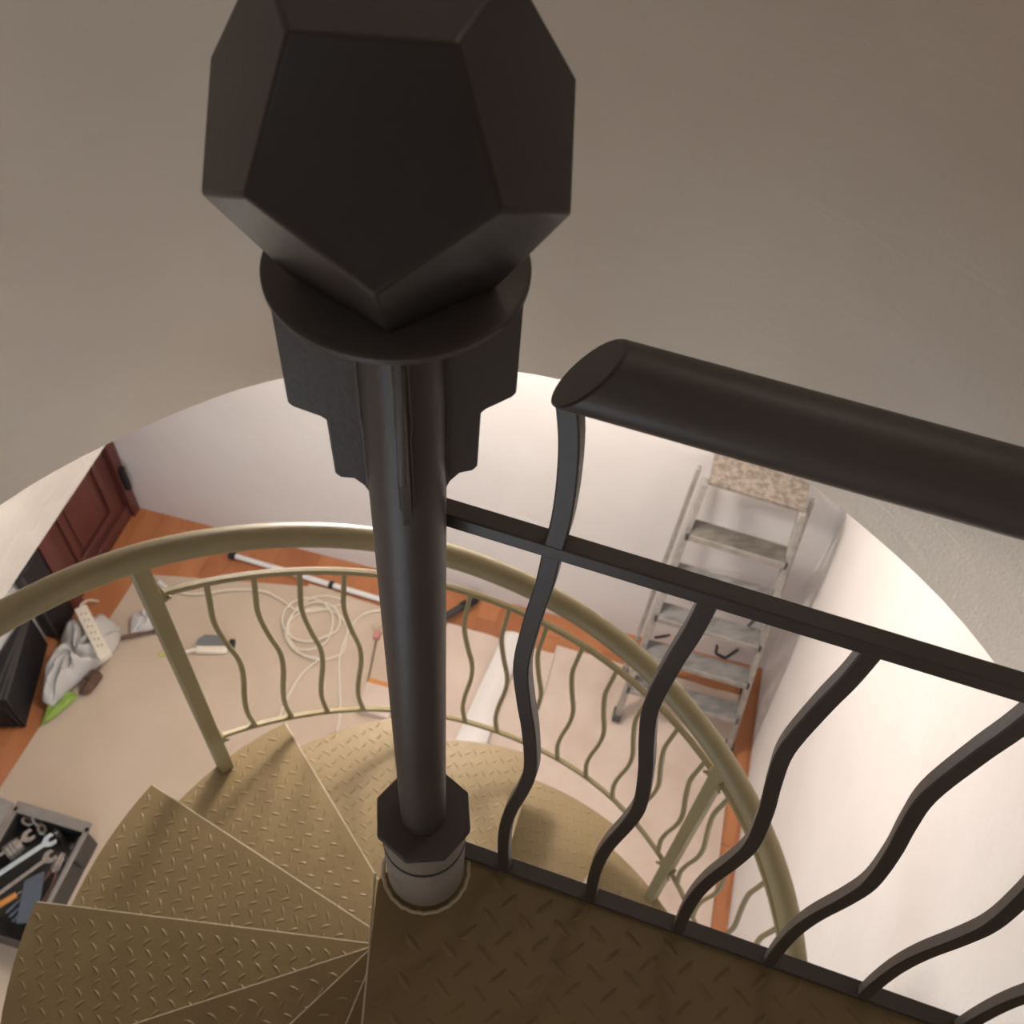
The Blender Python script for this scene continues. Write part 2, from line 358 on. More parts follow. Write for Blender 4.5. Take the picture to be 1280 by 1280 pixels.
# ================================================================== LANDING PLATFORM
ZP = -1.59
D1 = Vector((.913, -.408, 0)).normalized()          # along the railing
N1 = Vector((.408, .913, 0)).normalized()
E0 = N1*.036
plat = thing('landing_platform', (.35, -.35, ZP), 'brown checker plate landing wedge beside the column foot, darkest and highest of the treads', 'landing')
dB = P(-170.3, 1, 0); nB = Vector((-dB.y, dB.x, 0))   # left edge
eB = Vector((-.086, -.111, 0)); kx = -1
pts = [E0+D1*.02, E0+D1*1.06]
a0 = math.degrees(math.atan2(pts[-1].x, pts[-1].y)); R_P = 1.1
a1 = 190.5
pts[-1] = P(a0, R_P, 0)
for i in range(1, 12): pts.append(P(a0+(a1-a0)*i/12, R_P, 0))
pts += [P(a1, R_P, 0), eB, Vector((-.080, -.06, 0)), Vector((-.073, -.01, 0)), Vector((-.03, .03, 0))]
poly = [(p.x, p.y) for p in pts]
obj('plate', MB().prism(poly, ZP-.005, ZP), MT['tread'], plat, bevel=.001)
lip = MB(); lip.sweep([E0+D1*.06+Vector((0, 0, ZP-.03)), E0+D1*1.09+Vector((0, 0, ZP-.03))], rect(.004, .06))
obj('edge_lip', lip, MT['tread'], plat, bevel=.001)
lip = MB(); b2 = P(a1, R_P-.01, 0)
lip.sweep([eB+Vector((0, 0, ZP-.02)), b2+Vector((0, 0, ZP-.02))], rect(.004, .036)); obj('edge_lip', lip, MT['tread'], plat, bevel=.001)
ed = MB(); o_ = Vector((-.0015, 0, ZP-.001)); ed.sweep([Vector((-.075, .0, 0))+o_, Vector((-.0815, -.06, 0))+o_, eB+o_, b2+o_], circ(.0018, 6))
obj('edge_highlight', ed, MT['edge'], plat, label='pale line of highlight painted along the plate edge')
mk = []; u = P(104, 1, 0); v = P(14, 1, 0); p_ = .0535
for i in range(-30, 30):
    for j in range(-30, 30):
        for o, az in ((0, 146), (.5, 57)):
            q = u*(i+o)*p_+v*(j+o)*p_
            if inside((q.x, q.y), poly, .016) and q.length > .085: mk.append((q.x, q.y, az))
stuff_marks('raised_marks', mk, ZP, MT['tread'], plat, .0032, .036, .012)

# ================================================================== SPIRAL STAIRCASE
stair = thing('spiral_staircase', (0, 0, ZF), 'tan painted spiral stair treads of checker plate winding down round the column', 'staircase')
RT = .856; AL = -3.2; SPAN = 25.2; OV = 3.0
off = RT*sin(R(-AL))
def nose(t, rot=0):   # point on the nosing line, t metres out
    p = P(AL, t, 0)+Vector((cos(R(AL)), -sin(R(AL)), 0))*off
    return Quaternion((0, 0, 1), R(-rot)) @ p
tm = math.sqrt(RT*RT-off*off)
arc = [P(-(SPAN+OV)*(1-i/10), RT, 0) for i in range(11)]
tp = arc+[nose(.06), nose(.035)]+[nose(.04, -(SPAN+OV)), nose(.07, -(SPAN+OV))]
tpoly = [(p.x, p.y) for p in tp]
base = MB().prism(tpoly, -.005, 0)
s_ = MB()
tm_mark = []
uu = P(AL, 1, 0); vv = Vector((cos(R(AL)), -sin(R(AL)), 0))
for i in range(-4, 30):
    for j in range(-12, 8):
        c1 = nose(.03+i*.0385+(j % 2)*.019)-vv*(.028+j*.044)
        c2 = c1+uu*.0+vv*.022*1+uu*.010
        for q, az in ((c1, AL+42), (c2, AL-48)):
            if inside((q.x, q.y), tpoly, .010) and q.length > .075: tm_mark.append((q.x, q.y, az))
skirt = MB(); skirt.sweep([nose(.07)+Vector((0, 0, -.017)), nose(tm-.002)+Vector((0, 0, -.017))], rect(.0035, .030))
skirt2 = MB(); skirt2.sweep([p*(RT-.0025)/RT+Vector((0, 0, -.017)) for p in arc], rect(.0035, .030))
wedge = MB(); wedge.sweep([nose(.04)+vv*.0004+Vector((0, 0, -.0012)), nose(tm-.004)+vv*.0004+Vector((0, 0, -.0012))], circ(.0017, 6))
zs = [(-151.7, -1.765), (-125.5, -1.945), (-99.5, -2.122), (-75.2, -2.303), (-50.9, -2.495), (-25.7, -2.685), (-.5, -2.872), (24.7, -3.06), (47.2, -3.247), (75.1, -3.435)]
for k in range(1, 8): zs.append((75.1+25.2*k, -3.435-.177*k))
proto = None
for az, z in zs:
    if proto is None:
        t0 = obj('tread', base, MT['tread'], None); t0.parent = stair
        k1 = stuff_marks('raised_marks', tm_mark, 0, MT['tread'], None, .0012, .026, .0065); k1.parent = t0
        k2 = obj('front_lip', skirt, MT['tread'], None); k2.parent = t0
        k3 = obj('outer_lip', skirt2, MT['tread'], None); k3.parent = t0
        k4 = obj('edge_highlight', wedge, MT['edge'], None); k4.parent = t0  # bright nosing highlight painted as a pale line
        for q in (k1, k2, k3, k4): q.location = (0, 0, 0)
        for q in (t0, k1, k2, k3, k4): pass
        proto = t0; t = t0
    else:
        t = proto.copy(); link(t, 'tread')
        for ch in list(proto.children): c = ch.copy(); link(c, ch.name); c.parent = t
        t.parent = stair
    t.location = (0, 0, z-ZF); t.rotation_euler = (0, 0, R(-az))

# ------------------------------------------------------------------ curved stair railing
def interp(tab, x):
    if x <= tab[0][0]: i = 0
    elif x >= tab[-1][0]: i = len(tab)-2
    else: i = max(k for k in range(len(tab)-1) if tab[k][0] <= x)
    (a, b), (c, d) = tab[i], tab[i+1]; return b+(d-b)*(x-a)/(c-a)
def smooth(tab, x): return sum(interp(tab, x+d)*q for d, q in ((-9, .15), (-4, .2), (0, .3), (4, .2), (9, .15)))
HR = [(-110, -1.17), (-56.2, -1.558), (-38.1, -1.675), (-20.2, -1.808), (-5.8, -1.905), (5.8, -1.988), (19.1, -2.076), (36.5, -2.18), (57.7, -2.312), (66.6, -2.357), (80.7, -2.428), (89.6, -2.50), (130, -2.78)]
MR = [(-36.8, -1.824), (-22.6, -1.932), (-10.7, -2.016), (-5.1, -2.056), (9.8, -2.146), (18.1, -2.199), (31.4, -2.272), (44.9, -2.343), (58.4, -2.405), (72.2, -2.472), (80.4, -2.53), (130, -2.85)]
LR = [(-36, -2.531), (-26.5, -2.622), (-11.4, -2.742), (12.6, -2.903), (24.8, -2.963), (41.9, -3.020), (51.1, -3.074), (64.5, -3.15), (78, -3.235), (130, -3.58)]
RR = .84
srail = thing('curved_stair_railing', (0, RR, -2.872), 'tan painted curved railing with wavy bars following the spiral stair', 'railing')
TN = MT['tan']
obj('handrail', MB().sweep([P(x, RR, smooth(HR, x)) for x in range(-112, 131, 3)], circ(.0275, 18)), TN, srail)
radial = lambda tab: (lambda i: Vector((0, 0, 1)))
for nm, tab, s0 in (('middle_rail', MR, .014), ('bottom_rail', LR, .013)):
    obj(nm, MB().sweep([P(x, RR, smooth(tab, x)) for x in [-37.3+.1*0+3*i for i in range(56)]], rect(s0, s0)), TN, srail, bevel=.002)
def curved_post(az, zb_):
    zt_ = smooth(HR, az)-.01; c = P(az, RR, 0); d = P(az, 1, 0); q = P(az+90, 1, 0)
    p = obj('post', MB().box(c+Vector((0, 0, (zb_+zt_)/2)), (.034, .034, zt_-zb_), q, d), TN, srail, bevel=.002)
    for tab in (MR, LR):
        m_ = MB(); z = smooth(tab, az+1.5)
        for s in ((1,) if az < -30 else (-1, 1)):
            m_.box(c+q*s*.021+Vector((0, 0, smooth(tab, az+s*1.5))), (.010, .030, .030), q, d)
            m_.tube(c+q*s*.028+d*-.016+Vector((0, 0, smooth(tab, az+s*1.5))), c+q*s*.028+d*-.022+Vector((0, 0, smooth(tab, az+s*1.5))), .005, 8)
        obj('clamp', m_, TN, p, bevel=.001)
curved_post(-38.7, -2.685); curved_post(60.0, -3.435); 
wave = [(0, 0), (.10, .5), (.22, 1), (.36, .25), (.5, -.9), (.62, -.75), (.76, .35), (.88, .8), (1, .1)]
def curved_bar(az, flip=1):
    zt_, zb_ = smooth(MR, az), smooth(LR, az); amp = .013*flip
    pts = spline([P(az+math.degrees(-w_*amp/RR), RR, zt_+(zb_-zt_)*f) for f, w_ in wave], 4)
    obj('baluster', MB().sweep(pts, rect(.0115, .0115), up=P(az, 1, 0)), TN, srail, bevel=.0015, seg=1)
for k in range(18):
    az = -30.9+6.75*k
    if abs(az-60) > 3: curved_bar(az)

# ================================================================== LANDING RAILING (straight, dark)
lrail = thing('landing_railing', (E0.x+D1.x*.1, E0.y+D1.y*.1, ZP), 'dark grey straight railing with thick round handrail and wavy bars on the landing edge', 'railing')
def L(s, z, o=0): return E0*1.0+D1*s+N1*o+Vector((0, 0, z))
def Ls(s, z, o=0): return N1*(.041+o)+D1*s+Vector((0, 0, z))
# tube cut on the slant at its free end and capped
hr = .0285; zh = -.504; n = 32; vs = []
for s in (0, 1):
    for i in range(n):
        t = 2*pi*i/n; y, z = hr*cos(t), hr*sin(t)
        vs.append(Ls((.118+z*.80) if s == 0 else 1.11, zh+z, y))
fs = [(i, (i+1) % n, n+(i+1) % n, n+i) for i in range(n)]+[tuple(range(n))[::-1], tuple(range(n, 2*n))]
obj('handrail', MB().add(vs, fs), DK, lrail, label='thick round dark handrail cut on a slant', bevel=.002)
mid = MB().sweep([Ls(.0, -.7125), Ls(1.11, -.7125)], rect(.018, .018)); obj('middle_rail', mid, DK, lrail, bevel=.0018)
wb = MB(); wb.lathe([(.0001, -.722), (.006, -.7215), (.0095, -.7165), (.0105, -.7125), (.0095, -.708), (.006, -.703), (.0001, -.702)], c=(Ls(-.002, 0, -.004).x, Ls(-.002, 0, -.004).y), seg=12)
obj('weld', wb, DK, lrail)
obj('bottom_rail', MB().sweep([Ls(.035, ZP+.0085, .004), Ls(1.11, ZP+.0085, .004)], rect(.024, .012)), DK, lrail, bevel=.0015)
wv = [(-.7125, 0), (-.77, -.003), (-.83, -.009), (-.925, -.0145), (-1.0, -.007), (-1.075, .004), (-1.17, .0125), (-1.24, .008), (-1.33, -.004), (-1.41, -.0085), (-1.50, -.006), (-1.582, 0)]
ups = [(-.530, -.006), (-.57, .0), (-.62, .003), (-.67, .003)]
for k in range(8):
    s0 = .114+.1352*k if k < 3 else .384+.137*(k-2)
    pts = [Ls(s0+o, z, .0) for z, o in ((ups if k == 0 else [])+wv)]
    if k: pts[0] = Ls(s0, -.716)
    obj('baluster', MB().sweep(spline(pts, 5), rect(.0168, .0168), up=N1), DK, lrail, bevel=.0015)
    m_ = MB(); m_.lathe([(.0001, ZP+.0145), (.009, ZP+.0145), (.011, ZP+.010)], c=(Ls(s0, 0).x, Ls(s0, 0).y), seg=12)
    obj('weld', m_, DK, lrail)

# ================================================================== STEPLADDER
def lad(x, y, z): return W(x, y, ZF+z+.022)
stl = thing('stepladder', W(.62, 2.1, ZF), 'paint splattered aluminium stepladder standing in the corner on the cardboard', 'ladder')
TH = 1.56
FL, FR_ = Vector((.345, 1.935, 0)), Vector((.925, 1.925, 0)); TL, TR = Vector((.432, 2.285, TH)), Vector((.833, 2.255, TH))
def sideL(h): return FL+(TL-FL)*(h/TH)
def sideR(h): return FR_+(TR-FR_)*(h/TH)
def lp(v): return lad(v.x, v.y, v.z)
for A_, B_ in ((FL, TL), (FR_, TR)):
    obj('front_stile', MB().sweep([lp(A_+(B_-A_)*.02), lp(B_)], rect(.028, .055), up=YR), MT['alu'], stl, bevel=.004)
for s, A_, x, yb in ((-1, TL, .335, 2.19), (1, TR, .955, 2.26)):
    obj('rear_leg', MB().sweep([lad(x, yb, .03), lad(A_.x+s*.036, A_.y+.075, TH-.01)], rect(.020, .026), up=YR), MT['alu'], stl, bevel=.003)
    obj('foot', MB().box(lad(x, yb, .02), (.032, .04, .04), XR, YR), MT['blackedge'], stl, bevel=.004)
for A_ in (FL, FR_): obj('foot', MB().box(lad(A_.x, A_.y, .024), (.042, .07, .044), XR, YR), MT['blackedge'], stl, bevel=.006)
tc = (TL+TR)/2
obj('top_platform', MB().slab([lad(TL.x+.012, TL.y-.015, TH), lad(TR.x+.005, TR.y-.015, TH), lad(TR.x+.012, TR.y+.175, TH), lad(TL.x+.015, TL.y+.165, TH)], (0, 0, .022)), MT['splat'], stl, label='paint splattered platform board', bevel=.003)
for h, mt in ((1.30, 'stepboard'), (1.045, 'greystep'), (.79, 'greystep'), (.53, 'greystep'), (.27, 'greystep')):
    l_, r_ = sideL(h), sideR(h)
    st_ = obj('step', MB().slab([lad(l_.x+.014, l_.y-.045, h), lad(r_.x-.014, r_.y-.045, h), lad(r_.x-.014, r_.y+.045, h), lad(l_.x+.014, l_.y+.045, h)], (0, 0, .022)), MT[mt], stl, bevel=.003)
    obj('step_edge', MB().slab([lad(l_.x+.012, l_.y-.052, h-.012), lad(r_.x-.012, r_.y-.052, h-.012), lad(r_.x-.012, r_.y-.046, h-.012), lad(l_.x+.012, l_.y-.046, h-.012)], (0, 0, .036)), MT['alu'], st_)
    for e, s in ((l_, 1), (r_, -1)):
        obj('step_bracket', MB().box(lad(e.x+s*.008, e.y-.03, h-.012), (.022, .03, .03), XR, YR), MT['blackedge'], st_, bevel=.003)
obj('cross_bar', MB().sweep([lad(.395, 2.26, .93), lad(.90, 2.29, .93)], circ(.010, 10)), MT['alu'], stl)
obj('cross_bar', MB().sweep([lad(.36, 2.215, .12), lad(.945, 2.265, .12)], circ(.011, 10)), MT['alu'], stl)
for (x0, y0, z0), (x1, y1, z1) in (((.41, 2.0, .74), (.47, 2.11, .60)), ((.47, 2.11, .60), (.475, 2.07, .68)), ((.70, 2.08, .68), (.71, 2.09, .59)), ((.80, 2.1, .66), (.76, 2.09, .57)), ((.71, 2.09, .59), (.76, 2.09, .57)), ((.80, 2.12, .84), (.86, 2.2, .92))):
    obj('strap', MB().sweep([lad(x0, y0, z0), lad(x1, y1, z1)], rect(.014, .006)), MT['black'], stl, label='black strap of the stepladder')

# ================================================================== FLOOR COVERING
def sheet(name, pts, z, label, m, wave_=None, nx=24, ny=24, th=.004):
    """bilinear sheet through four room corners, optionally wavy across its width"""
    a_, b_, c_, d_ = [Vector((*q, 0)) for q in pts]; vs = []; fs = []
    for j in range(ny+1):
        for i in range(nx+1):
            u_, v_ = i/nx, j/ny; p = (a_*(1-u_)+b_*u_)*(1-v_)+(d_*(1-u_)+c_*u_)*v_
            dz = wave_(u_, v_) if wave_ else 0
            vs.append(W(p.x, p.y, ZF+z+th+dz))
    n_ = len(vs); vs += [v_-Vector((0, 0, th)) for v_ in vs]; k = nx+1
    for j in range(ny):
        for i in range(nx):
            q = j*k+i; fs += [(q, q+1, q+k+1, q+k), (n_+q, n_+q+k, n_+q+k+1, n_+q+1)]
    for i in range(nx): fs += [(i, n_+i, n_+i+1, i+1), (ny*k+i, ny*k+i+1, n_+ny*k+i+1, n_+ny*k+i)]
    for j in range(ny): fs += [(j*k, (j+1)*k, n_+(j+1)*k, n_+j*k), (j*k+nx, n_+j*k+nx, n_+(j+1)*k+nx, (j+1)*k+nx)]
    return obj(name, MB().add(vs, fs), m, None, label, 'floor cover', origin=W(a_.x, a_.y, ZF+z))
sheet('cardboard_sheet', [(-2.49, -.9), (-1.32, -.9), (-1.30, 2.25), (-2.35, 2.03)], .001, 'wide beige cardboard sheet on the floor beside the toolbox', MT['cardboard'])
sheet('cardboard_sheet', [(-1.44, -.6), (-.62, -.6), (-.66, 2.19), (-1.44, 2.235)], .006, 'cardboard sheet lying under the white cable coil', MT['cardboard'], lambda u_, v_: .002*(1+sin(u_*9)))
sheet('cardboard_sheet', [(-.70, .2), (-.062, .2), (-.042, 2.19), (-.64, 2.20)], .010, 'pale bulging cardboard sheet by the black tube, left of the ladder', MT['cardboard_pale'], lambda u_, v_: .012*(1+sin(u_*6.5+.4))+.006*(1+sin(u_*17+v_)))
sheet('cardboard_sheet', [(-.065, .2), (.98, .45), (.94, 2.24), (-.045, 2.25)], .001, 'wavy pinkish cardboard sheet under the stepladder feet', MT['cardboard_pale'], lambda u_, v_: .006*(1+sin(u_*26+v_*1.5))+.004*(1+sin(u_*11)))
sheet('cardboard_sheet', [(-.45, 1.15), (-.27, 1.15), (-.22, 2.235), (-.33, 2.235)], .045, 'narrow white strip standing for a glossy highlight along the bulging cardboard', MT['sheet_highlight'], lambda u_, v_: .02*sin(u_*pi))  # white strip paints the glossy highlight of the bulging sheet

# ================================================================== THINGS ON THE FLOOR
def tubething(name, a_, b_, r, m, label, cat, z):
    t = thing(name, W(*a_, ZF), label, cat)
    obj('tube', MB().tube(W(*a_, ZF+z), W(*b_, ZF+z), r), m, t); return t
t = thing('white_pole', W(-1.9, 2.28, ZF), 'long white pole with black joints lying along the back wall parquet', 'pole')
PA, PB = Vector((-1.902, 2.275)), Vector((-.85, 2.235))
def pp(f): q = PA+(PB-PA)*f; return W(q.x, q.y, ZF+.030)
obj('tube', MB().tube(pp(0), pp(1), .015), MT['whitetube'], t)
obj('end_cap', MB().tube(pp(-.02), pp(.015), .022), MT['black'], t, label='black end cap')
obj('joint', MB().tube(pp(.545), pp(.568), .021), MT['black'], t, label='black joint ring')
t = thing('black_tube', W(-.6, 2.28, ZF), 'short dark grey tube with ridged grip lying on the back cardboard edge', 'tube')
g0, g1 = W(-.66, 2.19, ZF+.10), W(-.525, 2.385, ZF+.06)
obj('body', MB().sweep([g0, g1], circ(.021, 14)), MT['blackedge'], t)
obj('grip', MB().sweep([g0+(g1-g0)*.55, g0+(g1-g0)*.92], circ(.026, 14)), MT['black'], t)
obj('tip', MB().sweep([g0+(g1-g0)*-.04, g0+(g1-g0)*.02], circ(.014, 12)), MT['steel'], t)
# cables
def cable(name, pts, label, r=.0055, z=.024):
    q = spline([W(x, y, ZF+z+(dz if True else 0)) for x, y, dz in pts], 6)
    return obj(name, MB().sweep(q, circ(r, 8)), MT['cable'], None, label, 'cable', origin=W(pts[0][0], pts[0][1], ZF))
coil = []
cc = (-1.315, 1.985)
for i in range(46):
    t_ = i/12*2*pi; rr = [.175, .145, .13, .155][int(i/12) % 4]; 
    coil.append((cc[0]+(.05*sin(i*.16))+rr*cos(t_), cc[1]+.03*cos(i*.21)+rr*sin(t_), .0011*i*.3))
cable('cable_coil', [(-2.14, 1.975, 0), (-2.0, 1.985, 0), (-1.82, 2.07, 0), (-1.654, 2.11, 0), (-1.556, 2.09, .002), (-1.4, 2.05, .004)]+coil[2:]+[(-1.22, 1.80, .01), (-1.27, 1.70, .003), (-1.29, 1.55, 0), (-1.285, 1.42, 0)], 'cream white cable lying in loose round coils on the cardboard')
cable('cable', [(-.90, 2.20, 0), (-.994, 2.185, 0), (-1.09, 2.128, 0), (-1.13, 2.0, 0), (-1.12, 1.86, 0), (-1.07, 1.72, 0), (-1.0, 1.54, 0), (-.985, 1.40, 0), (-1.02, 1.2, 0)], 'cream cable curving away to the right of the coil', .006)
t = thing('cable_plug', W(-.975, 2.025, ZF), 'small reddish brown plug on a thin cord by the column', 'plug')
obj('body', MB().box(W(-.975, 2.03, ZF+.03), (.035, .05, .025), XR, YR), MT['pink'], t, bevel=.005)
for s in (-1, 1): obj('pin', MB().tube(W(-.985+.012*s, 2.05, ZF+.03), W(-1.0+.02*s, 2.085, ZF+.03), .003, 8), MT['steel2'], t)
obj('cord', MB().sweep(spline([W(-.97, 2.0, ZF+.028), W(-.95, 1.88, ZF+.028), W(-.93, 1.75, ZF+.028)], 5), circ(.004, 6)), MT['brown'], t)
t = thing('small_carton', W(-.84, 1.68, ZF), 'small flat orange brown carton lying just behind the stair tread by the column', 'box')
obj('box_body', MB().box(W(-.84, 1.66, ZF+.04), (.17, .16, .05), XR, YR), MT['cardboard_pale'], t, bevel=.002)
obj('flap', MB().box(W(-.84, 1.75, ZF+.062), (.165, .03, .004), XR, YR), MT['orange'], t)
# hand brush with cream handle and grey bristles
t = thing('hand_brush', W(-1.8, 1.72, ZF), 'cream handled brush with grey bristles lying alone on the cardboard', 'brush')
bx, by = Vector((.985, .17, 0)), None
bX = (XR*.96+YR*.27).normalized(); bY = Vector((-bX.y, bX.x, 0))
bc = W(-1.765, 1.70, ZF+.03)
obj('brush_head', MB().box(bc, (.165, .042, .03), bX, bY), MT['cream'], t, bevel=.010, seg=3)
br = MB(); 
br.slab([bc-bX*.078+bY*.02, bc+bX*.078+bY*.02, bc+bX*.06+bY*.075, bc-bX*.045+bY*.08, bc-bX*.078+bY*.05], (0, 0, .02))
obj('bristles', br, MT['bristle'], t, label='grey bristles', bevel=.004)
obj('handle', MB().sweep(spline([bc-bX*.08, bc-bX*.11-bY*.008, bc-bX*.15-bY*.022, bc-bX*.165-bY*.03], 4), circ(.010, 10)), MT['cream'], t)
obj('black_cap', MB().box(bc+bX*.10+bY*.035, (.03, .05, .03), bX, bY), MT['black'], t, label='black block at the brush end', bevel=.006)
t = obj('paper_scrap', MB().sweep(spline([W(-2.02, 1.60, ZF+.01), W(-1.98, 1.62, ZF+.013), W(-1.94, 1.60, ZF+.010), W(-1.91, 1.625, ZF+.012)], 4), rect(.022, .003)), MT['yellow'], None, 'tiny yellow green scrap left of the brush handle', 'scrap', origin=W(-1.97, 1.61, ZF))
t = thing('cable_connector', W(-2.17, 1.98, ZF), 'small white plug connector at the end of the coiled cable behind the post', 'connector')
obj('body', MB().sweep([W(-2.215, 2.005, ZF+.02), W(-2.15, 1.975, ZF+.02)], circ(.013, 10)), MT['whitetube'], t)
obj('pin', MB().sweep([W(-2.235, 2.015, ZF+.02), W(-2.215, 2.005, ZF+.02)], circ(.007, 8)), MT['steel2'], t)
# rubbish heap by the black case: plastic bag, power strip, rag, stick, green bag
def blob(name, pts, h, m, label, cat, seed, z=.02, drape=1):
    rnd = random.Random(seed); cx = sum(p[0] for p in pts)/len(pts); cy = sum(p[1] for p in pts)/len(pts)
    n_ = 28; rim = spline([Vector((x, y, 0)) for x, y in pts+[pts[0]]], 6)[:-1]; k = len(rim); vs = []; fs = []
    lv = [(1, 0), (1.02, .25), (.93, .6), (.72, .88), (.45, 1.0), (.2, .93)]
    for f, hh in lv:
        for i, p in enumerate(rim):
            q = 1+rnd.uniform(-.05, .05); zz = h*hh*(1+.38*sin(i*.9+f*5)*drape+rnd.uniform(-.18, .18)*drape) if hh else 0
            vs.append(W(cx+(p.x-cx)*f*q, cy+(p.y-cy)*f*q, ZF+z+max(0, zz)))
    vs.append(W(cx, cy, ZF+z+h*.8))
    for a_ in range(len(lv)-1): fs += [(a_*k+i, a_*k+(i+1) % k, (a_+1)*k+(i+1) % k, (a_+1)*k+i) for i in range(k)]
    b_ = (len(lv)-1)*k; fs += [(b_+i, b_+(i+1) % k, len(vs)-1) for i in range(k)]; fs.append(tuple(range(k))[::-1])
    return obj(name, MB().add(vs, fs), m, None, label, cat, sub=1, origin=W(cx, cy, ZF+z))
blob('plastic_bag', [(-2.36, 1.18), (-2.43, 1.20), (-2.48, 1.36), (-2.50, 1.62), (-2.36, 1.70), (-2.24, 1.64), (-2.24, 1.48), (-2.31, 1.34)], .15, MT['bag'], 'crumpled whitish plastic bag lying under the power strip beside the black case', 'bag', 3)
blob('plastic_bag', [(-2.20, 1.66), (-2.10, 1.72), (-2.06, 1.80), (-2.16, 1.83), (-2.24, 1.76)], .07, MT['bag'], 'small crumpled grey plastic bag right of the power strip', 'bag', 5)
blob('green_bag', [(-2.385, 1.08), (-2.35, 1.12), (-2.29, 1.26), (-2.34, 1.28), (-2.40, 1.2)], .035, MT['green'], 'bright green plastic wrapper poking out below the whitish bag', 'bag', 8)
blob('brown_rag', [(-2.29, 1.28), (-2.24, 1.30), (-2.22, 1.40), (-2.27, 1.42), (-2.30, 1.36)], .05, MT['brown'], 'small dark brown crumpled rag below the whitish bag', 'rag', 9)
t = thing('power_strip', W(-2.31, 1.60, ZF), 'cream power strip with a row of sockets lying on the whitish bag', 'power strip')
s0, s1 = Vector((-2.43, 1.655)), Vector((-2.17, 1.435)); sd = (s1-s0).normalized(); SX = XR*sd.x+YR*sd.y; SY = Vector((-SX.y, SX.x, 0))
sc0 = W((s0.x+s1.x)/2, (s0.y+s1.y)/2, ZF+.20)
obj('strip_body', MB().box(sc0, ((s1-s0).length, .064, .038), SX, SY), MT['cream'], t, bevel=.006)
for k in range(6):
    c_ = sc0+SX*(-.115+.043*k)+Vector((0, 0, .0195))
    so = obj('socket', MB().sweep([c_, c_+Vector((0, 0, .0015))], circ(.017, 16)), MT['cream'], t)
    hh = MB()
    for q in (-1, 1): hh.sweep([c_+SY*.009*q+SX*.004*q+Vector((0, 0, .001)), c_+SY*.009*q+SX*.004*q+Vector((0, 0, .0025))], circ(.0042, 8))
    obj('socket_hole', hh, MT['brown'], so)
obj('cord', MB().sweep(spline([sc0-SX*.16, sc0-SX*.19+SY*.01, sc0-SX*.23+SY*.05-Vector((0, 0, .05)), sc0-SX*.27+SY*.09-Vector((0, 0, .15))], 5), circ(.006, 8)), MT['cable'], t)
t = thing('wooden_stick', W(-2.22, 1.62, ZF), 'short dark brown stick poking out right of the power strip', 'stick')
obj('shaft', MB().sweep([W(-2.36, 1.54, ZF+.06), W(-2.10, 1.715, ZF+.03)], circ(.011, 10)), MT['brown'], t)
obj('tip', MB().sweep([W(-2.10, 1.715, ZF+.03), W(-2.085, 1.725, ZF+.028)], circ(.014, 10)), MT['blackedge'], t)
# black case in the recess, and a tall black box filling the dark area
t = thing('black_case', W(-2.53, 1.2, ZF), 'low black case with grey edge trims standing against the recess wall beside the green wrapper', 'case')
ch = .30; cp = [(-2.615, 1.0), (-2.455, 1.06), (-2.585, 1.50), (-2.615, 1.50)]
obj('case_body', MB().slab([W(x, y, ZF+.01) for x, y in cp], (0, 0, ch)), MT['black'], t, bevel=.008)
for f in (0, .14, .34):
    a_ = Vector((cp[1][0], cp[1][1], 0)).lerp(Vector((cp[0][0], cp[0][1], 0)), f); b_ = Vector((cp[2][0], cp[2][1], 0)).lerp(Vector((cp[3][0], cp[3][1], 0)), f)
    obj('edge_trim', MB().sweep([W(a_.x, a_.y-.003, ZF+.02), W(a_.x, a_.y-.003, ZF+ch+.012), W(b_.x, b_.y, ZF+ch+.012)], rect(.016, .010)), MT['blackedge'], t, bevel=.002)
t = thing('black_case', W(-2.58, 1.62, ZF), 'taller narrow black box filling the dark area beside the dark red door', 'case')
obj('case_body', MB().box(W(-2.582, 1.62, ZF+.31), (.07, .16, .60), XR, YR), MT['black'], t, bevel=.008)
obj('edge_trim', MB().sweep([W(-2.548, 1.543, ZF+.02), W(-2.548, 1.543, ZF+.60)], rect(.012, .012)), MT['blackedge'], t, bevel=.002)
# open toolbox
t = thing('toolbox', W(-2.02, .45, ZF), 'open grey plastic toolbox full of tools beside the upper treads', 'toolbox')
tx0, tx1, ty0, ty1, thh = -2.185, -1.845, .13, .63, .19
def tb(x, y, z): # toolbox-local rotated frame
    c_ = Vector((-2.0, .41)); a_ = R(0); dx_, dy_ = x-c_.x, y-c_.y
    return W(c_.x+dx_*cos(a_)-dy_*sin(a_), c_.y+dx_*sin(a_)+dy_*cos(a_), ZF+.006+z)
bx_ = MB(); cxm, cym = (tx0+tx1)/2, (ty0+ty1)/2
bx_.box(tb(cxm, cym, .006), (tx1-tx0, ty1-ty0, .008), XR, YR)
for (x, y, sx, sy) in ((tx0, cym, .008, ty1-ty0), (tx1, cym, .008, ty1-ty0), (cxm, ty0, tx1-tx0, .008), (cxm, ty1, tx1-tx0, .008)):
    bx_.box(tb(x, y, thh/2), (sx, sy, thh), XR, YR)
obj('tray', bx_, MT['blackedge'], t, bevel=.002)
rm_ = MB()
for (x, y, sx, sy) in ((tx1+.004, cym, .022, ty1-ty0+.03), (cxm, ty1+.012, tx1-tx0+.03, .05), (tx0-.004, cym, .022, ty1-ty0+.03)):
    rm_.box(tb(x, y, thh), (sx, sy, .014), XR, YR)
obj('rim', rm_, MT['greyplastic'], t, label='lighter grey rim', bevel=.004)
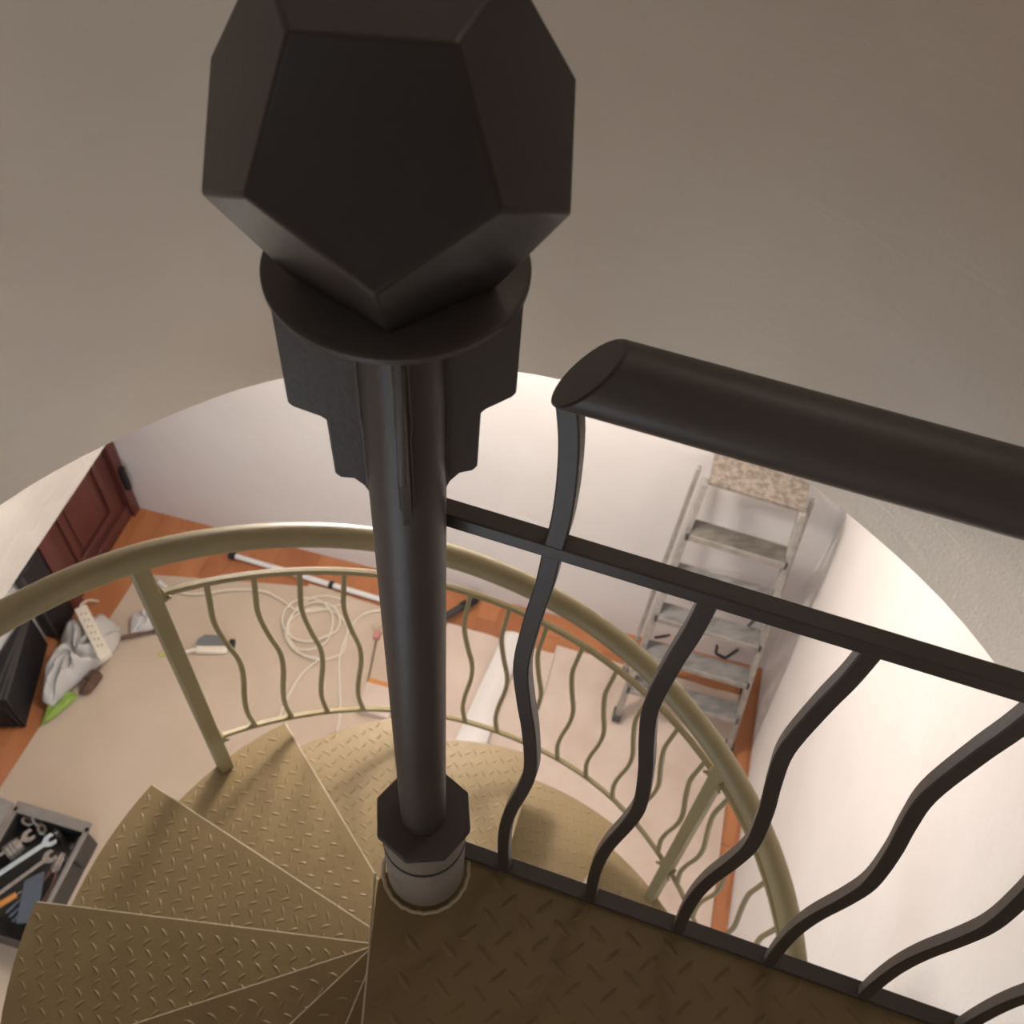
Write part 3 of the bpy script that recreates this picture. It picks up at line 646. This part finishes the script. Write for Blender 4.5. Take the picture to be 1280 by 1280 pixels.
lid = MB(); lid.slab([tb(tx0-.02, ty0, thh), tb(tx0-.02, ty1+.02, thh), tb(tx0-.17, ty1+.02, thh+.16), tb(tx0-.17, ty0, thh+.16)], (.0, 0, .012))
obj('lid', lid, MT['greyplastic'], t, bevel=.004)
dv = MB(); dv.box(tb(-1.875, cym+.05, thh*.55), (.006, .36, .10), XR, YR); dv.box(tb(-1.845, cym+.12, thh*.6), (.055, .006, .09), XR, YR)
obj('divider', dv, MT['blackedge'], t)
def wrench(a_, b_, z, label, m, wd=.022, name='spanner'):
    A_, B_ = tb(*a_, z), tb(*b_, z); d = (B_-A_).normalized(); q = Vector((-d.y, d.x, 0)).normalized(); Ln = (B_-A_).length
    t_ = thing(name, A_-Vector((0, 0, 0)), label, 'tool')
    obj('shank', MB().sweep([A_+d*.03, B_-d*.03], rect(wd*.75, .007)), m, t_, bevel=.002)
    for E_, s in ((A_, -1), (B_, 1)):
        pr = [(-.022, -.010), (-.005, -.022), (.016, -.022), (.022, -.010), (.004, -.009), (-.004, 0), (.004, .009), (.022, .010), (.016, .022), (-.005, .022), (-.022, .010)]
        k = 1.25
        obj('jaw', MB().slab([E_-d*s*.015+d*s*x*k+q*y*k-Vector((0, 0, .005)) for x, y in pr], (0, 0, .010)), m, t_, bevel=.001)
wrench((-2.175, .235), (-1.955, .55), .215, 'chrome open spanner with a blue reflection painted in, longest across the toolbox', MT['steel'], .028)
wrench((-2.12, .18), (-1.925, .49), .20, 'dull steel spanner lying right of the chrome one', MT['steel2'], .022)
wrench((-2.20, .36), (-2.07, .55), .18, 'short steel spanner half hidden left of the chrome one', MT['steel2'], .02)
t_ = thing('pipe_fitting', tb(-2.11, .50, .13), 'fat ribbed grey brown fitting among the tools near the toolbox lid', 'fitting')
c_ = tb(-2.12, .47, .16)
fdir = (XR*.5+YR*.85).normalized()
obj('body', MB().sweep([c_-fdir*.03, c_+fdir*.045], circ(.036, 18)), MT['steel2'], t_, bevel=.004)
for k in range(3): obj('rib', MB().sweep([c_+fdir*(-.026+.018*k), c_+fdir*(-.019+.018*k)], circ(.040, 18)), MT['greyplastic'], t_)
for i, (x, y, r_) in enumerate(((-2.12, .60, .020), (-2.08, .615, .022), (-2.04, .585, .019))):
    t_ = thing('hose_clamp', tb(x, y, .14), ('leftmost', 'middle', 'rightmost')[i]+' of three small grey rings at the back of the toolbox', 'clamp', 'grey rings in the toolbox')
    c_ = tb(x, y, .175); ax = (XR*(.3+.3*i)+YR*.5+Vector((0, 0, .6))).normalized(); e1 = ax.cross(Vector((0, 0, 1))).normalized(); e2 = ax.cross(e1)
    obj('band', MB().sweep([c_+e1*r_*cos(q*pi/8)+e2*r_*sin(q*pi/8) for q in range(16)], rect(.014, .005), up=ax, closed=True), MT['steel2'], t_)
    obj('screw', MB().tube(c_+e1*(r_+.004)-e2*.012, c_+e1*(r_+.004)+e2*.012, .004, 8), MT['steel'], t_)
t_ = thing('angle_block', tb(-1.92, .28, .12), 'blue grey trapezoid plastic block lying at the front of the toolbox', 'block')
obj('block_body', MB().slab([tb(-1.99, .36, .17), tb(-1.93, .42, .17), tb(-1.85, .22, .17), tb(-1.93, .19, .17)], (0, 0, .02)), MT['bluegrey'], t_, bevel=.003)
for k in range(3): obj('tooth', MB().box(tb(-1.985+.022*k, .255-.012*k, .165), (.011, .075, .012), (XR*.9-YR*.4).normalized(), (YR*.9+XR*.4).normalized()), MT['bluegrey'], t_)
t_ = thing('screwdriver', tb(-2.03, .26, .12), 'screwdriver with orange handle between the spanners and the blue grey block', 'tool')
obj('handle', MB().sweep([tb(-2.06, .22, .175), tb(-1.995, .30, .175)], circ(.014, 12)), MT['orange'], t_, bevel=.003)
obj('shaft', MB().sweep([tb(-1.995, .30, .175), tb(-1.95, .36, .175)], circ(.004, 8)), MT['steel2'], t_)
for i, (x, y, r_, lb) in enumerate(((-1.885, .56, .014, 'small steel socket in the back right corner of the toolbox'), (-1.875, .50, .017, 'larger steel socket just in front of the small one in the toolbox corner'), (-1.99, .60, .013, 'steel socket beside the three grey rings in the toolbox'))):
    t_ = thing('socket_bit', tb(x, y, .10), lb, 'tool')
    obj('body', MB().lathe([(.0001, ZF+.012), (r_, ZF+.012), (r_, ZF+.15), (r_*.7, ZF+.154), (r_*.55, ZF+.13), (.0001, ZF+.13)], c=(tb(x, y, 0).x, tb(x, y, 0).y), seg=16), MT['steel2'], t_)
    obj('collar', MB().lathe([(r_, ZF+.11), (r_*1.12, ZF+.112), (r_*1.12, ZF+.122), (r_, ZF+.124)], c=(tb(x, y, 0).x, tb(x, y, 0).y), seg=16), MT['greyplastic'], t_)
t_ = thing('pliers', tb(-1.90, .42, .10), 'brown handled pliers lying along the right side of the toolbox', 'tool')
for q in (-1, 1):
    obj('handle', MB().sweep(spline([tb(-1.905+.012*q, .44, .15), tb(-1.905+.026*q, .37, .15), tb(-1.91+.020*q, .28, .15)], 5), circ(.008, 8)), MT['brown'], t_)
    obj('jaw', MB().slab([tb(-1.905, .43, .145), tb(-1.905+.022*q, .45, .145), tb(-1.905+.010*q, .52, .145), tb(-1.905+.001*q, .52, .145)], (0, 0, .012)), MT['steel2'], t_, bevel=.002)
t_ = thing('marker_pen', tb(-2.16, .17, .12), 'white marker pen with a red cap at the near corner of the toolbox', 'pen')
obj('barrel', MB().sweep([tb(-2.20, .27, .20), tb(-2.13, .19, .20)], circ(.010, 10)), MT['whitetube'], t_)
obj('cap', MB().sweep([tb(-2.13, .19, .20), tb(-2.10, .155, .20)], circ(.0115, 10)), MT['red'], t_)
t_ = obj('yellow_bit', MB().box(tb(-2.12, .235, .20), (.03, .02, .012), XR, YR), MT['yellow'], None, 'tiny yellow green plastic piece beside the white marker pen', 'scrap', bevel=.003, origin=tb(-2.12, .235, .19))
